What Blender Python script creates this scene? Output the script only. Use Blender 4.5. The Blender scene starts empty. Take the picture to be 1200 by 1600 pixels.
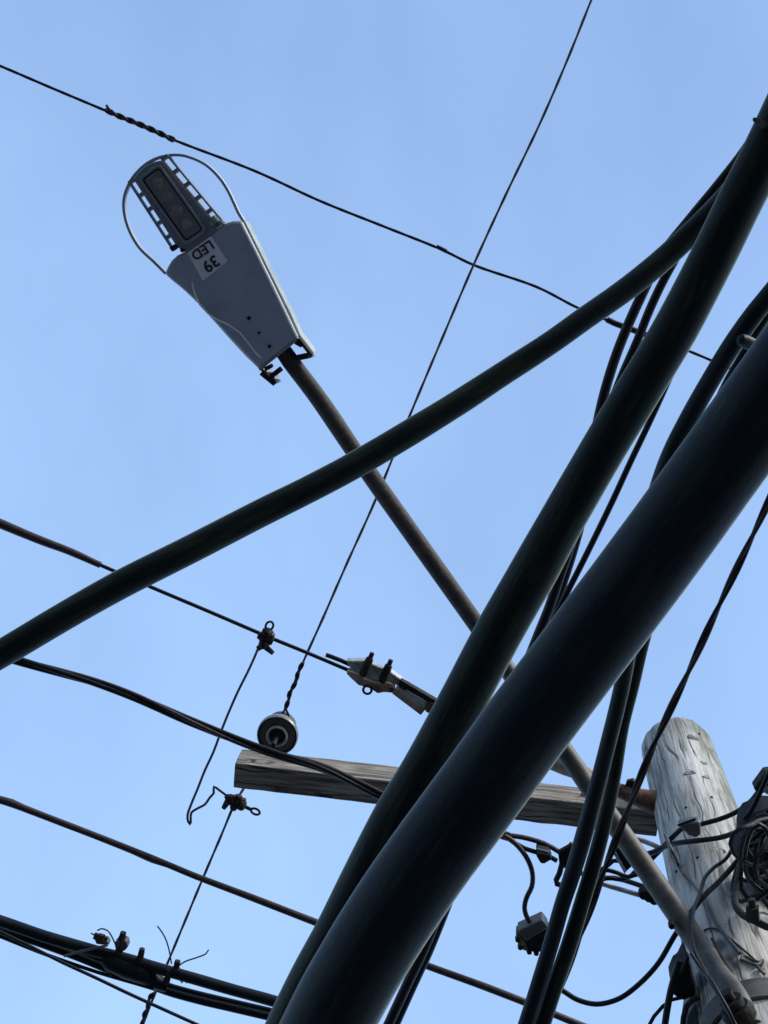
import bpy, bmesh, math, random
from mathutils import Vector, Matrix, noise as mnoise
random.seed(7)
scene = bpy.context.scene
COL = scene.collection
R = math.radians

# ------------------------------------------------------------------ camera
F = 2400.0                       # focal length in photo pixels (1200 x 1600)
CAM_Z = 1.7
_w = Vector(((795-600)/F, (800-290)/F, -1.0)).normalized()     # zenith seen from the camera
_v = (Vector((0, 1, 0)) - _w*_w.y).normalized()
_u = _v.cross(_w).normalized()
ROT = Matrix((_u, _v, _w))       # camera axes -> world axes
CAM = Vector((0, 0, CAM_Z))
cd = bpy.data.cameras.new('camera'); cam = bpy.data.objects.new('camera', cd); COL.objects.link(cam)
cam.matrix_world = Matrix.Translation(CAM) @ ROT.to_4x4()
cd.sensor_fit = 'VERTICAL'; cd.sensor_height = 36.0; cd.lens = F/1600*36.0
cd.clip_start = 0.05; cd.clip_end = 3000
scene.camera = cam

# ------------------------------------------------------------------ sky and sun
SUN_EL, SUN_AZ = 32.0, -56.0      # degrees; azimuth counted from +Y towards +X
world = bpy.data.worlds.new('World'); scene.world = world; world.use_nodes = True
nt = world.node_tree; nt.nodes.clear()
N = nt.nodes.new; LK = nt.links.new
out = N('ShaderNodeOutputWorld'); bg = N('ShaderNodeBackground')
sky = N('ShaderNodeTexSky'); sky.sky_type = 'NISHITA'; sky.sun_disc = False
sky.sun_elevation = R(SUN_EL); sky.sun_rotation = R(SUN_AZ)
sky.air_density = 1.0; sky.dust_density = 1.0; sky.ozone_density = 3.6; sky.altitude = 20
tc = N('ShaderNodeTexCoord'); mp = N('ShaderNodeMapping'); mp.inputs['Scale'].default_value = (3.0, 1.6, 2.0)
LK(tc.outputs['Generated'], mp.inputs['Vector'])
nz = N('ShaderNodeTexNoise'); nz.inputs['Scale'].default_value = 1.5; nz.inputs['Detail'].default_value = 4; nz.inputs['Roughness'].default_value = .5
LK(mp.outputs['Vector'], nz.inputs['Vector'])
# a thin veil of high cloud that thickens towards one side of the sky
dt = N('ShaderNodeVectorMath'); dt.operation = 'DOT_PRODUCT'; dt.inputs[1].default_value = (.42, -.91, 0)
LK(tc.outputs['Generated'], dt.inputs[0])
v1 = N('ShaderNodeMath'); v1.operation = 'MULTIPLY_ADD'; v1.inputs[1].default_value = .46; v1.inputs[2].default_value = .07; LK(dt.outputs['Value'], v1.inputs[0])
v2 = N('ShaderNodeMath'); v2.operation = 'MULTIPLY_ADD'; v2.inputs[1].default_value = .38; v2.use_clamp = True; LK(nz.outputs['Fac'], v2.inputs[0]); LK(v1.outputs[0], v2.inputs[2])
mx = N('ShaderNodeMixRGB'); mx.inputs['Color2'].default_value = (2.55, 3.85, 5.95, 1)     # thin high cloud
LK(v2.outputs[0], mx.inputs['Fac']); LK(sky.outputs['Color'], mx.inputs['Color1'])
LK(mx.outputs['Color'], bg.inputs['Color']); bg.inputs['Strength'].default_value = 0.12
LK(bg.outputs['Background'], out.inputs['Surface'])

sl = bpy.data.lights.new('sun', 'SUN'); sl.energy = 1.35; sl.angle = R(14); sl.color = (1, .97, .92)
sun = bpy.data.objects.new('sun', sl); COL.objects.link(sun)
sd = Vector((math.sin(R(SUN_AZ))*math.cos(R(SUN_EL)), math.cos(R(SUN_AZ))*math.cos(R(SUN_EL)), math.sin(R(SUN_EL))))
sun.rotation_euler = sd.to_track_quat('Z', 'Y').to_euler(); sun.location = (0, 0, 30)

scene.view_settings.view_transform = 'Standard'; scene.view_settings.look = 'None'
scene.view_settings.exposure = 1.23; scene.view_settings.gamma = 1
scene.cycles.max_bounces = 6

# ------------------------------------------------------------------ placing helpers
def ray(px, py):
    return (ROT @ Vector(((px-600)/F, (800-py)/F, -1.0)))
def at(px, py, h):
    """point seen at photo pixel px,py that stands h metres above the camera"""
    r = ray(px, py)
    return CAM + r*(h/r.z)
def dep(p):
    return -(ROT.transposed() @ (p-CAM)).z
def px2m(n, p):
    return n*dep(p)/F
UP = Vector((0, 0, 1))

def catmull(pts, rads, step):
    P = [pts[0]*2-pts[1]] + list(pts) + [pts[-1]*2-pts[-2]]
    Rr = [rads[0]] + list(rads) + [rads[-1]]
    op, orr = [], []
    for i in range(1, len(P)-2):
        p0, p1, p2, p3 = P[i-1:i+3]
        L = (p2-p1).length; n = max(1, min(60, int(L/step)))
        for k in range(n):
            t = k/n
            a = max((p1-p0).length, 1e-6)**.5; b = max(L, 1e-6)**.5; c = max((p3-p2).length, 1e-6)**.5
            m1 = ((p1-p0)/a - (p2-p0)/(a+b) + (p2-p1)/b)*b
            m2 = ((p2-p1)/b - (p3-p1)/(b+c) + (p3-p2)/c)*b
            t2, t3 = t*t, t*t*t
            op.append(p1*(2*t3-3*t2+1) + m1*(t3-2*t2+t) + p2*(-2*t3+3*t2) + m2*(t3-t2))
            s = t*t*(3-2*t)
            orr.append(Rr[i]*(1-s) + Rr[i+1]*s)
    op.append(P[-2]); orr.append(Rr[-2])
    return op, orr

def frames(pts):
    n = len(pts); T = []
    for i in range(n):
        t = pts[min(i+1, n-1)] - pts[max(i-1, 0)]
        T.append(t.normalized() if t.length > 1e-9 else (T[-1] if T else Vector((1, 0, 0))))
    a = UP if abs(T[0].z) < .9 else Vector((1, 0, 0))
    nrm = (a - T[0]*a.dot(T[0])).normalized(); out = []
    for t in T:
        nrm = nrm - t*nrm.dot(t)
        nrm = nrm.normalized() if nrm.length > 1e-9 else t.orthogonal().normalized()
        out.append((t, nrm, t.cross(nrm)))
    return out

ORG = {}
class MB:
    def __init__(s): s.v = []; s.f = []; s.a = []
    def add(s, vs, fs, att=None):
        b = len(s.v); s.v += [Vector(x) for x in vs]; s.a += [tuple(x) for x in (att or vs)]; s.f += [tuple(i+b for i in f) for f in fs]; return s
    def tube(s, pts, rads, n=12, wob=0, flat=1.0):
        if not hasattr(rads, '__len__'): rads = [rads]*len(pts)
        fr = frames(pts); vs = []; att = []; run = 0; pp = pts[0]
        for p, r, (t, a, b) in zip(pts, rads, fr):
            run += (p-pp).length; pp = p
            for k in range(n):
                an = 2*math.pi*k/n
                rr = r; att.append((math.cos(an)*r, math.sin(an)*r, run))
                if wob: rr = r*(1 + wob*mnoise.noise(p*9 + a*math.cos(an)*1.3 + b*math.sin(an)*1.3))
                vs.append(p + a*math.cos(an)*rr + b*math.sin(an)*rr*flat)
        fs = [(i*n+k, i*n+(k+1) % n, (i+1)*n+(k+1) % n, (i+1)*n+k) for i in range(len(pts)-1) for k in range(n)]
        fs += [tuple(range(n))[::-1], tuple((len(pts)-1)*n+k for k in range(n))]
        return s.add(vs, fs, att)
    def box(s, c, ax, ay, az):
        vs = [c+ax*i+ay*j+az*k for i in (-1, 1) for j in (-1, 1) for k in (-1, 1)]
        return s.add(vs, [(0, 1, 3, 2), (4, 6, 7, 5), (0, 4, 5, 1), (2, 3, 7, 6), (0, 2, 6, 4), (1, 5, 7, 3)])
    def prism(s, poly, off):
        n = len(poly)
        offs = off if isinstance(off, list) else [off]*n
        return s.add(list(poly)+[p+o for p, o in zip(poly, offs)], [tuple(range(n)), tuple(range(n, 2*n))[::-1]] + [(i, (i+1) % n, n+(i+1) % n, n+i) for i in range(n)])
    def frame(s, outer, inner, off):
        n = len(outer)
        vs = list(outer)+list(inner)+[p+off for p in outer]+[p+off for p in inner]; fs = []
        for i in range(n):
            j = (i+1) % n
            fs += [(i, j, n+j, n+i), (2*n+i, 3*n+i, 3*n+j, 2*n+j), (i, 2*n+i, 2*n+j, j), (n+i, n+j, 3*n+j, 3*n+i)]
        return s.add(vs, fs)
    def lathe(s, c, axis, prof, n=28):
        axis = axis.normalized(); a = axis.orthogonal().normalized(); b = axis.cross(a); vs = []
        for r, z in prof:
            for k in range(n):
                an = 2*math.pi*k/n
                vs.append(c+axis*z+(a*math.cos(an)+b*math.sin(an))*max(r, 1e-4))
        m = len(prof)
        fs = [(i*n+k, i*n+(k+1) % n, (i+1)*n+(k+1) % n, (i+1)*n+k) for i in range(m-1) for k in range(n)]
        fs += [tuple(range(n))[::-1], tuple((m-1)*n+k for k in range(n))]
        return s.add(vs, fs)
    def ring(s, c, a, b, r1, r2, t, n=24, m=8):
        """torus round c in the plane of unit vectors a,b with radii r1,r2 and wire radius t"""
        nn = a.cross(b).normalized(); vs = []
        for i in range(n):
            an = 2*math.pi*i/n; d = a*math.cos(an)*r1 + b*math.sin(an)*r2; dn = d.normalized()
            for k in range(m):
                bn = 2*math.pi*k/m
                vs.append(c+d+dn*math.cos(bn)*t+nn*math.sin(bn)*t)
        fs = [(i*m+k, i*m+(k+1) % m, ((i+1) % n)*m+(k+1) % m, ((i+1) % n)*m+k) for i in range(n) for k in range(m)]
        return s.add(vs, fs)
    def build(s, name, mat, parent=None, bevel=0, angle=40, frame=None):
        me = bpy.data.meshes.new(name)
        if parent is not None: org = ORG[parent.name]
        elif frame is not None: org = frame[0]
        else: org = sum(s.v, Vector())/len(s.v)
        o = bpy.data.objects.new(name, me); COL.objects.link(o)
        if frame is not None:
            M = Matrix.Translation(frame[0]-(org if parent is not None else Vector())) @ frame[1].to_4x4()
            wm = Matrix.Translation(frame[0]) @ frame[1].to_4x4(); inv = wm.inverted()
            vs = [inv @ p for p in s.v]
        else:
            vs = [p-org for p in s.v]
        me.from_pydata([tuple(p) for p in vs], [], s.f)
        at_ = me.attributes.new('flow', 'FLOAT_VECTOR', 'POINT'); at_.data.foreach_set('vector', [c for q in s.a for c in q])
        bm = bmesh.new(); bm.from_mesh(me); bmesh.ops.recalc_face_normals(bm, faces=bm.faces); bm.to_mesh(me); bm.free()
        for p in me.polygons: p.use_smooth = True
        me.set_sharp_from_angle(angle=R(angle))
        me.materials.append(mat)
        if parent is not None:
            o.parent = parent
            if frame is not None: o.matrix_local = M
        elif frame is not None: o.matrix_world = M
        else: o.location = org
        ORG[o.name] = org
        if bevel:
            m = o.modifiers.new('bevel', 'BEVEL'); m.width = bevel; m.segments = 2; m.limit_method = 'ANGLE'; m.angle_limit = R(35)
        return o

def tag(o, label, cat, group=None, kind=None):
    o['label'] = label; o['category'] = cat
    if group: o['group'] = group
    if kind: o['kind'] = kind
    return o
def thing(name, loc, label, cat, group=None):
    o = bpy.data.objects.new(name, None); o.empty_display_size = .05; COL.objects.link(o); o.location = loc
    ORG[o.name] = Vector(loc)
    return tag(o, label, cat, group)

# ------------------------------------------------------------------ materials
def material(name, cols, rough=.6, scale=20, stretch=(1, 1, 1), bump=.0, metallic=0, detail=6, pos=(.35, .65), spec=.5, bscale=None, distort=0):
    m = bpy.data.materials.new(name); m.use_nodes = True; t = m.node_tree; b = t.nodes['Principled BSDF']
    b.inputs['Metallic'].default_value = metallic; b.inputs['Roughness'].default_value = rough
    b.inputs['Specular IOR Level'].default_value = spec
    co = t.nodes.new('ShaderNodeTexCoord'); ma = t.nodes.new('ShaderNodeMapping'); ma.inputs['Scale'].default_value = stretch
    t.links.new(co.outputs['Object'], ma.inputs['Vector'])
    n = t.nodes.new('ShaderNodeTexNoise'); n.inputs['Scale'].default_value = scale; n.inputs['Detail'].default_value = detail
    n.inputs['Roughness'].default_value = .62; n.inputs['Distortion'].default_value = distort
    t.links.new(ma.outputs['Vector'], n.inputs['Vector'])
    r = t.nodes.new('ShaderNodeValToRGB'); e = r.color_ramp.elements
    while len(e) < len(cols): e.new(.5)
    for i, c in enumerate(cols):
        e[i].position = pos[0] + (pos[1]-pos[0])*i/max(1, len(cols)-1); e[i].color = (*c, 1)
    t.links.new(n.outputs['Fac'], r.inputs['Fac']); t.links.new(r.outputs['Color'], b.inputs['Base Color'])
    rr = t.nodes.new('ShaderNodeMapRange'); rr.inputs['To Min'].default_value = max(.05, rough-.12); rr.inputs['To Max'].default_value = min(1, rough+.12)
    t.links.new(n.outputs['Fac'], rr.inputs['Value']); t.links.new(rr.outputs['Result'], b.inputs['Roughness'])
    if bump:
        n2 = t.nodes.new('ShaderNodeTexNoise'); n2.inputs['Scale'].default_value = bscale or scale*2; n2.inputs['Detail'].default_value = 5
        t.links.new(ma.outputs['Vector'], n2.inputs['Vector'])
        bp = t.nodes.new('ShaderNodeBump'); bp.inputs['Strength'].default_value = bump; bp.inputs['Distance'].default_value = .01
        t.links.new(n2.outputs['Fac'], bp.inputs['Height']); t.links.new(bp.outputs['Normal'], b.inputs['Normal'])
    return m

M = {}
M['cable'] = material('cable_sheath', [(.004, .006, .010), (.008, .010, .014), (.016, .018, .018)], .5, 14, bump=.10, bscale=60, spec=.25)
M['cable_algae'] = material('weathered_cable_sheath', [(.004, .007, .009), (.010, .014, .011), (.028, .036, .020)], .55, 12, bump=.12, bscale=50, spec=.28)
M['wire_black'] = material('black_wire', [(.004, .004, .006), (.010, .010, .012)], .5, 40, bump=.1, spec=.22)
M['wire_brown'] = material('brown_wire', [(.022, .014, .015), (.048, .031, .030)], .6, 40, bump=.1, spec=.3)
M['wire_metal'] = material('bare_wire', [(.05, .05, .05), (.12, .12, .115)], .55, 50, metallic=.6)
M['iron'] = material('dark_iron', [(.010, .010, .010), (.028, .025, .022)], .7, 60, bump=.3, spec=.15)
M['rust'] = material('rusty_steel', [(.05, .024, .014), (.11, .055, .03), (.17, .10, .065)], .85, 35, bump=.5)
M['rust_dark'] = material('dark_rusty_pipe', [(.014, .012, .012), (.026, .022, .020), (.050, .040, .033)], .75, 30, bump=.25)
M['galv'] = material('galvanised_steel', [(.20, .205, .20), (.34, .35, .34), (.46, .47, .45)], .55, 30, bump=.08, metallic=.35)
M['arm'] = material('dull_grey_pipe', [(.034, .033, .029), (.066, .064, .057), (.11, .105, .092)], .6, 16, bump=.12, metallic=.3)
M['tan'] = material('weathered_fibreglass', [(.16, .11, .075), (.28, .21, .15), (.36, .30, .24)], .7, 25, stretch=(1, 1, 1), bump=.1)
M['housing'] = material('grey_lamp_paint', [(.27, .31, .37), (.32, .365, .425), (.36, .40, .46)], .55, 9, bump=.03)
M['housing_edge'] = material('greenish_lamp_casting', [(.20, .235, .21), (.27, .31, .28), (.33, .37, .34)], .5, 12, bump=.05)
M['lens_frame'] = material('dark_lens_frame', [(.14, .16, .19), (.20, .225, .26)], .5, 20)
M['gasket'] = material('black_gasket', [(.010, .011, .014), (.02, .022, .027)], .75, 30, spec=.12)
M['lens'] = material('dusty_lens', [(.10, .11, .12), (.15, .15, .15), (.21, .20, .18)], .25, 30, spec=.6)
M['led'] = material('led_reflector', [(.16, .15, .13), (.27, .25, .21)], .4, 60)
M['sticker'] = material('pale_sticker', [(.68, .68, .70), (.78, .78, .80)], .5, 15)
M['ink'] = material('black_ink', [(.012, .012, .014), (.02, .02, .022)], .5, 15)
M['porcelain'] = material('grey_porcelain', [(.09, .105, .09), (.16, .18, .16), (.21, .23, .20)], .35, 25)
M['porcelain_dark'] = material('dark_glaze', [(.025, .025, .03), (.05, .052, .058)], .4, 25)
M['white'] = material('pale_collar', [(.22, .21, .20), (.30, .29, .28)], .5, 25)
M['box'] = material('grey_plastic', [(.05, .058, .065), (.085, .095, .10)], .5, 30, bump=.1)
M['olive'] = material('greenish_contact_grease', [(.03, .03, .02), (.12, .11, .05), (.2, .17, .07)], .7, 60, bump=.4)
M['knot'] = material('dark_knot_wood', [(.05, .045, .04), (.14, .13, .12), (.30, .29, .27)], .85, 45, bump=.5)
M['ground'] = material('pavement', [(.038, .042, .050), (.055, .060, .070), (.075, .080, .09)], .9, .8, detail=10, bump=.3)

def cable_mat(name, dark, mid, pale, scuff, sheen, tint):
    m = bpy.data.materials.new(name); m.use_nodes = True; t = m.node_tree; b = t.nodes['Principled BSDF']; Nn = t.nodes.new; L = t.links.new
    at_ = Nn('ShaderNodeAttribute'); at_.attribute_name = 'flow'
    def nz_(sc, scale, det=6, rough=.6):
        mp = Nn('ShaderNodeMapping'); mp.inputs['Scale'].default_value = sc; L(at_.outputs['Vector'], mp.inputs['Vector'])
        n = Nn('ShaderNodeTexNoise'); n.inputs['Scale'].default_value = scale; n.inputs['Detail'].default_value = det; n.inputs['Roughness'].default_value = rough
        L(mp.outputs['Vector'], n.inputs['Vector']); return n.outputs['Fac']
    grime = nz_((1, 1, .12), 55); r = Nn('ShaderNodeValToRGB'); e = r.color_ramp.elements; e.new(.5)
    for i, (p, c) in enumerate(((.36, dark), (.52, mid), (.68, pale))): e[i].position = p; e[i].color = (*c, 1)
    L(grime, r.inputs['Fac'])
    sc = nz_((1, 1, .05), 210, 3); k = Nn('ShaderNodeMapRange'); k.inputs['From Min'].default_value = .66; k.inputs['From Max'].default_value = .74; k.inputs['To Max'].default_value = .8; L(sc, k.inputs['Value'])
    mx = Nn('ShaderNodeMixRGB'); mx.inputs['Color2'].default_value = (*scuff, 1); L(k.outputs[0], mx.inputs['Fac']); L(r.outputs['Color'], mx.inputs['Color1'])
    L(mx.outputs['Color'], b.inputs['Base Color'])
    q = Nn('ShaderNodeMapRange'); q.inputs['To Min'].default_value = .38; q.inputs['To Max'].default_value = .66; L(grime, q.inputs['Value']); L(q.outputs[0], b.inputs['Roughness'])
    b.inputs['Specular IOR Level'].default_value = .13
    b.inputs['Sheen Weight'].default_value = sheen; b.inputs['Sheen Roughness'].default_value = .3; b.inputs['Sheen Tint'].default_value = (*tint, 1)
    fine = nz_((1, 1, .8), 120); bp = Nn('ShaderNodeBump'); bp.inputs['Strength'].default_value = .09; bp.inputs['Distance'].default_value = .01
    L(fine, bp.inputs['Height']); L(bp.outputs['Normal'], b.inputs['Normal'])
    return m
M['cable'] = cable_mat('cable_sheath', (.002, .006, .011), (.004, .009, .013), (.015, .020, .018), (.045, .05, .045), .27, (.82, 1, .90))
M['cable_algae'] = cable_mat('weathered_cable_sheath', (.002, .006, .009), (.005, .011, .010), (.022, .032, .017), (.04, .05, .032), .34, (.80, 1, .68))

def wood(name, axis, light, mid, dark, grain=1.0, cracks=(.015, .05), algae_shade=False):
    """weathered timber: long fibres, dark checks along the grain, stains"""
    m = bpy.data.materials.new(name); m.use_nodes = True; t = m.node_tree; b = t.nodes['Principled BSDF']
    Nn = t.nodes.new; L = t.links.new
    co = Nn('ShaderNodeTexCoord')
    def mp_(sc):
        x = Nn('ShaderNodeMapping'); x.inputs['Scale'].default_value = sc; L(co.outputs['Object'], x.inputs['Vector']); return x.outputs['Vector']
    def axs(long, across):
        return tuple(long if i == axis else across for i in range(3))
    n1 = Nn('ShaderNodeTexNoise'); n1.inputs['Scale'].default_value = 1; n1.inputs['Detail'].default_value = 8; n1.inputs['Roughness'].default_value = .6; n1.inputs['Distortion'].default_value = .4
    L(mp_(axs(3.5*grain, 60*grain)), n1.inputs['Vector'])
    r1 = Nn('ShaderNodeValToRGB'); e = r1.color_ramp.elements; e.new(.5)
    for i, (p, c) in enumerate(((.34, dark), (.47, mid), (.60, light))): e[i].position = p; e[i].color = (*c, 1)
    L(n1.outputs['Fac'], r1.inputs['Fac'])
    # blotches of darker and greener weathering
    n2 = Nn('ShaderNodeTexNoise'); n2.inputs['Scale'].default_value = 1; n2.inputs['Detail'].default_value = 5
    L(mp_(axs(2.4, 9)), n2.inputs['Vector'])
    r2 = Nn('ShaderNodeValToRGB'); r2.color_ramp.elements[0].position = .45; r2.color_ramp.elements[1].position = .72
    L(n2.outputs['Fac'], r2.inputs['Fac'])
    m1 = Nn('ShaderNodeMixRGB'); m1.blend_type = 'MIX'; m1.inputs['Color2'].default_value = (*[x*.8+y*.2 for x, y in zip(dark, (.12, .16, .08))], 1)
    ml = Nn('ShaderNodeMath'); ml.operation = 'MULTIPLY'; ml.inputs[1].default_value = .55; L(r2.outputs['Color'], ml.inputs[0])
    L(ml.outputs[0], m1.inputs['Fac']); L(r1.outputs['Color'], m1.inputs['Color1'])
    # checks: voronoi cell borders drawn out along the grain
    nd = Nn('ShaderNodeTexNoise'); nd.inputs['Scale'].default_value = 6; L(co.outputs['Object'], nd.inputs['Vector'])
    va = Nn('ShaderNodeVectorMath'); va.operation = 'MULTIPLY_ADD'; va.inputs[1].default_value = (.03, .03, .03)
    L(nd.outputs['Color'], va.inputs[0]); L(co.outputs['Object'], va.inputs[2])
    mv = Nn('ShaderNodeMapping'); mv.inputs['Scale'].default_value = axs(.7*grain, 22*grain); L(va.outputs[0], mv.inputs['Vector'])
    vo = Nn('ShaderNodeTexVoronoi'); vo.feature = 'DISTANCE_TO_EDGE'; vo.inputs['Scale'].default_value = 1; L(mv.outputs['Vector'], vo.inputs['Vector'])
    mr = Nn('ShaderNodeMapRange'); mr.inputs['From Min'].default_value = cracks[0]; mr.inputs['From Max'].default_value = cracks[1]; mr.clamp = True
    L(vo.outputs['Distance'], mr.inputs['Value'])
    # only some of the borders open up
    n3 = Nn('ShaderNodeTexNoise'); n3.inputs['Scale'].default_value = 7; L(co.outputs['Object'], n3.inputs['Vector'])
    r3 = Nn('ShaderNodeMapRange'); r3.inputs['From Min'].default_value = .42; r3.inputs['From Max'].default_value = .6; L(n3.outputs['Fac'], r3.inputs['Value'])
    mxx = Nn('ShaderNodeMath'); mxx.operation = 'MAXIMUM'; L(mr.outputs['Result'], mxx.inputs[0]); L(r3.outputs['Result'], mxx.inputs[1])
    m2 = Nn('ShaderNodeMixRGB'); m2.inputs['Color1'].default_value = (*[x*.5 for x in dark], 1)
    L(mxx.outputs[0], m2.inputs['Fac']); L(m1.outputs['Color'], m2.inputs['Color2'])
    last = m2.outputs['Color']
    if algae_shade:      # green-grey growth round the pole top; down one side it also paints in shade
        ge = Nn('ShaderNodeSeparateXYZ'); L(co.outputs['Object'], ge.inputs[0])
        n5 = Nn('ShaderNodeTexNoise'); n5.inputs['Scale'].default_value = 1; n5.inputs['Detail'].default_value = 7; n5.inputs['Roughness'].default_value = .65
        L(mp_((14, 14, 5)), n5.inputs['Vector'])
        k1 = Nn('ShaderNodeMapRange'); k1.inputs['From Min'].default_value = -.02; k1.inputs['From Max'].default_value = -.11; k1.inputs['To Max'].default_value = .42; L(ge.outputs['X'], k1.inputs['Value'])
        k2 = Nn('ShaderNodeMapRange'); k2.inputs['From Min'].default_value = PT-.22; k2.inputs['From Max'].default_value = PT; k2.inputs['To Max'].default_value = .22; L(ge.outputs['Z'], k2.inputs['Value'])
        k3 = Nn('ShaderNodeMath'); L(k1.outputs[0], k3.inputs[0]); L(k2.outputs[0], k3.inputs[1])
        k4 = Nn('ShaderNodeMath'); L(k3.outputs[0], k4.inputs[0]); L(n5.outputs['Fac'], k4.inputs[1])
        k5 = Nn('ShaderNodeMapRange'); k5.inputs['From Min'].default_value = .55; k5.inputs['From Max'].default_value = .95; k5.inputs['To Max'].default_value = .85; L(k4.outputs[0], k5.inputs['Value'])
        m3 = Nn('ShaderNodeMixRGB'); m3.inputs['Color2'].default_value = (.10, .125, .085, 1); L(k5.outputs[0], m3.inputs['Fac']); L(last, m3.inputs['Color1']); last = m3.outputs['Color']
    L(last, b.inputs['Base Color']); b.inputs['Roughness'].default_value = .85; b.inputs['Specular IOR Level'].default_value = .25
    ad = Nn('ShaderNodeMath'); ad.operation = 'MULTIPLY_ADD'; ad.inputs[1].default_value = .3; L(mxx.outputs[0], ad.inputs[0]); L(n1.outputs['Fac'], ad.inputs[2])
    bp = Nn('ShaderNodeBump'); bp.inputs['Strength'].default_value = .6; bp.inputs['Distance'].default_value = .012
    L(ad.outputs[0], bp.inputs['Height']); L(bp.outputs['Normal'], b.inputs['Normal'])
    return m
M['arm_wood'] = wood('weathered_crossarm_wood', 0, (.33, .295, .25), (.20, .172, .14), (.07, .057, .045), 1.1)

# ------------------------------------------------------------------ ground (below the frame; its bounce lights the undersides)
g = MB(); S = 400
g.add([(-S, -S, 0), (S, -S, 0), (S, S, 0), (-S, S, 0)], [(0, 1, 2, 3)])
go = g.build('ground', M['ground']); go['kind'] = 'structure'

# ------------------------------------------------------------------ generic wires
def extend(P, Rr, start, end, L=14.0):
    P = list(P); Rr = list(Rr)
    if start:
        d = (P[0]-P[1]); d.z *= .3; d.normalize(); P.insert(0, P[0]+d*L); Rr.insert(0, Rr[0])
    if end:
        d = (P[-1]-P[-2]); d.z *= .3; d.normalize(); P.append(P[-1]+d*L); Rr.append(Rr[-1])
    return P, Rr
def path(pix, step=.02, start=False, end=False, h=None, w=None):
    """pix rows: (px, py, h, width in px)"""
    P, Rr = [], []
    for row in pix:
        x, y = row[:2]; hh = row[2] if len(row) > 2 and row[2] is not None else h; ww = row[3] if len(row) > 3 else w
        p = at(x, y, hh); P.append(p); Rr.append(px2m(ww/2, p))
    p2, r2 = catmull(P, Rr, step)
    return extend(p2, r2, start, end)
def wire(name, pix, mat, label=None, cat=None, h=None, w=None, n=10, step=.02, start=False, end=False, parent=None, group=None, wob=0, mod=None, build=True):
    P, Rr = path(pix, step, start, end, h, w)
    if mod: Rr = [r*mod(i) for i, r in enumerate(Rr)]
    o = MB().tube(P, Rr, n, wob).build(name, mat, parent)
    if label: tag(o, label, cat or 'wire', group)
    return o
def twist(P, Rr, k, n, pitch, off=1.0, rs=1.0):
    """strand k of n wound round the path; Rr is the strand radius"""
    fr = frames(P); s = 0; out = []; o2 = []
    for i, (p, r, (t, a, b)) in enumerate(zip(P, Rr, fr)):
        if i: s += (p-P[i-1]).length
        an = 2*math.pi*(s/pitch + k/n)
        out.append(p + (a*math.cos(an)+b*math.sin(an))*r*off); o2.append(r*rs)
    return out, o2

# ------------------------------------------------------------------ the pole
pt = at(1056.5, 1168, 4.86)
px0, py0 = pt.x, pt.y; PT = pt.z
def pole_r(z): return px2m(54.5, pt) + .0085*(PT-z)
M['pole'] = wood('weathered_pole_wood', 2, (.53, .51, .47), (.39, .375, .345), (.18, .172, .155), .9, algae_shade=True)
pole = thing('utility_pole', (px0, py0, 0), 'weathered pale grey wooden utility pole with a worn rounded top', 'utility pole')
mb = MB(); vs = []; n = 72
zs = [0, 1.0, 2.0, 3.0] + [3.0+(PT-3.04)*i/110 for i in range(1, 111)] + [PT-.03, PT-.018, PT-.008, PT-.002]
for z in zs:
    r = pole_r(z); e = max(0, z-(PT-.04))/.04
    for k in range(n):
        a = 2*math.pi*k/n; d = Vector((math.cos(a), math.sin(a), 0))
        w1 = mnoise.noise(Vector((d.x*2.2, d.y*2.2, z*.9)))*.022 + mnoise.noise(Vector((d.x*9, d.y*9, z*1.3+7)))*.018 + mnoise.noise(Vector((d.x*22, d.y*22, z*2.1+3)))*.010
        rr = r*(1+w1-.10*e*e)
        zz = z + (mnoise.noise(Vector((d.x*6, d.y*6, 3)))*.014 + mnoise.noise(Vector((d.x*19, d.y*19, 8)))*.008)*min(1, max(0, (z-(PT-.1))/.1))
        vs.append(Vector((px0, py0, zz)) + d*rr)
fs = [(i*n+k, i*n+(k+1) % n, (i+1)*n+(k+1) % n, (i+1)*n+k) for i in range(len(zs)-1) for k in range(n)]
vs.append(Vector((px0, py0, PT+.004))); c = len(vs)-1; t0 = (len(zs)-1)*n
fs += [(t0+k, t0+(k+1) % n, c) for k in range(n)]
mb.add(vs, fs); mb.build('shaft', M['pole'], pole, angle=70)

def on_pole(px, py, proud=0.0):
    """where the sight line through a pixel meets the pole's shaft"""
    r = ray(px, py); lo = None
    for i in range(2000):
        t = 2 + i*.003; p = CAM + r*t
        d = math.hypot(p.x-px0, p.y-py0)
        if d < pole_r(p.z)+proud: return p
        if lo is None or d-pole_r(p.z) < lo[0]: lo = (d-pole_r(p.z), p)
    return lo[1]
def hP(p): return p.z-CAM_Z
def nrm_pole(p): return Vector((p.x-px0, p.y-py0, 0)).normalized()

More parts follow.
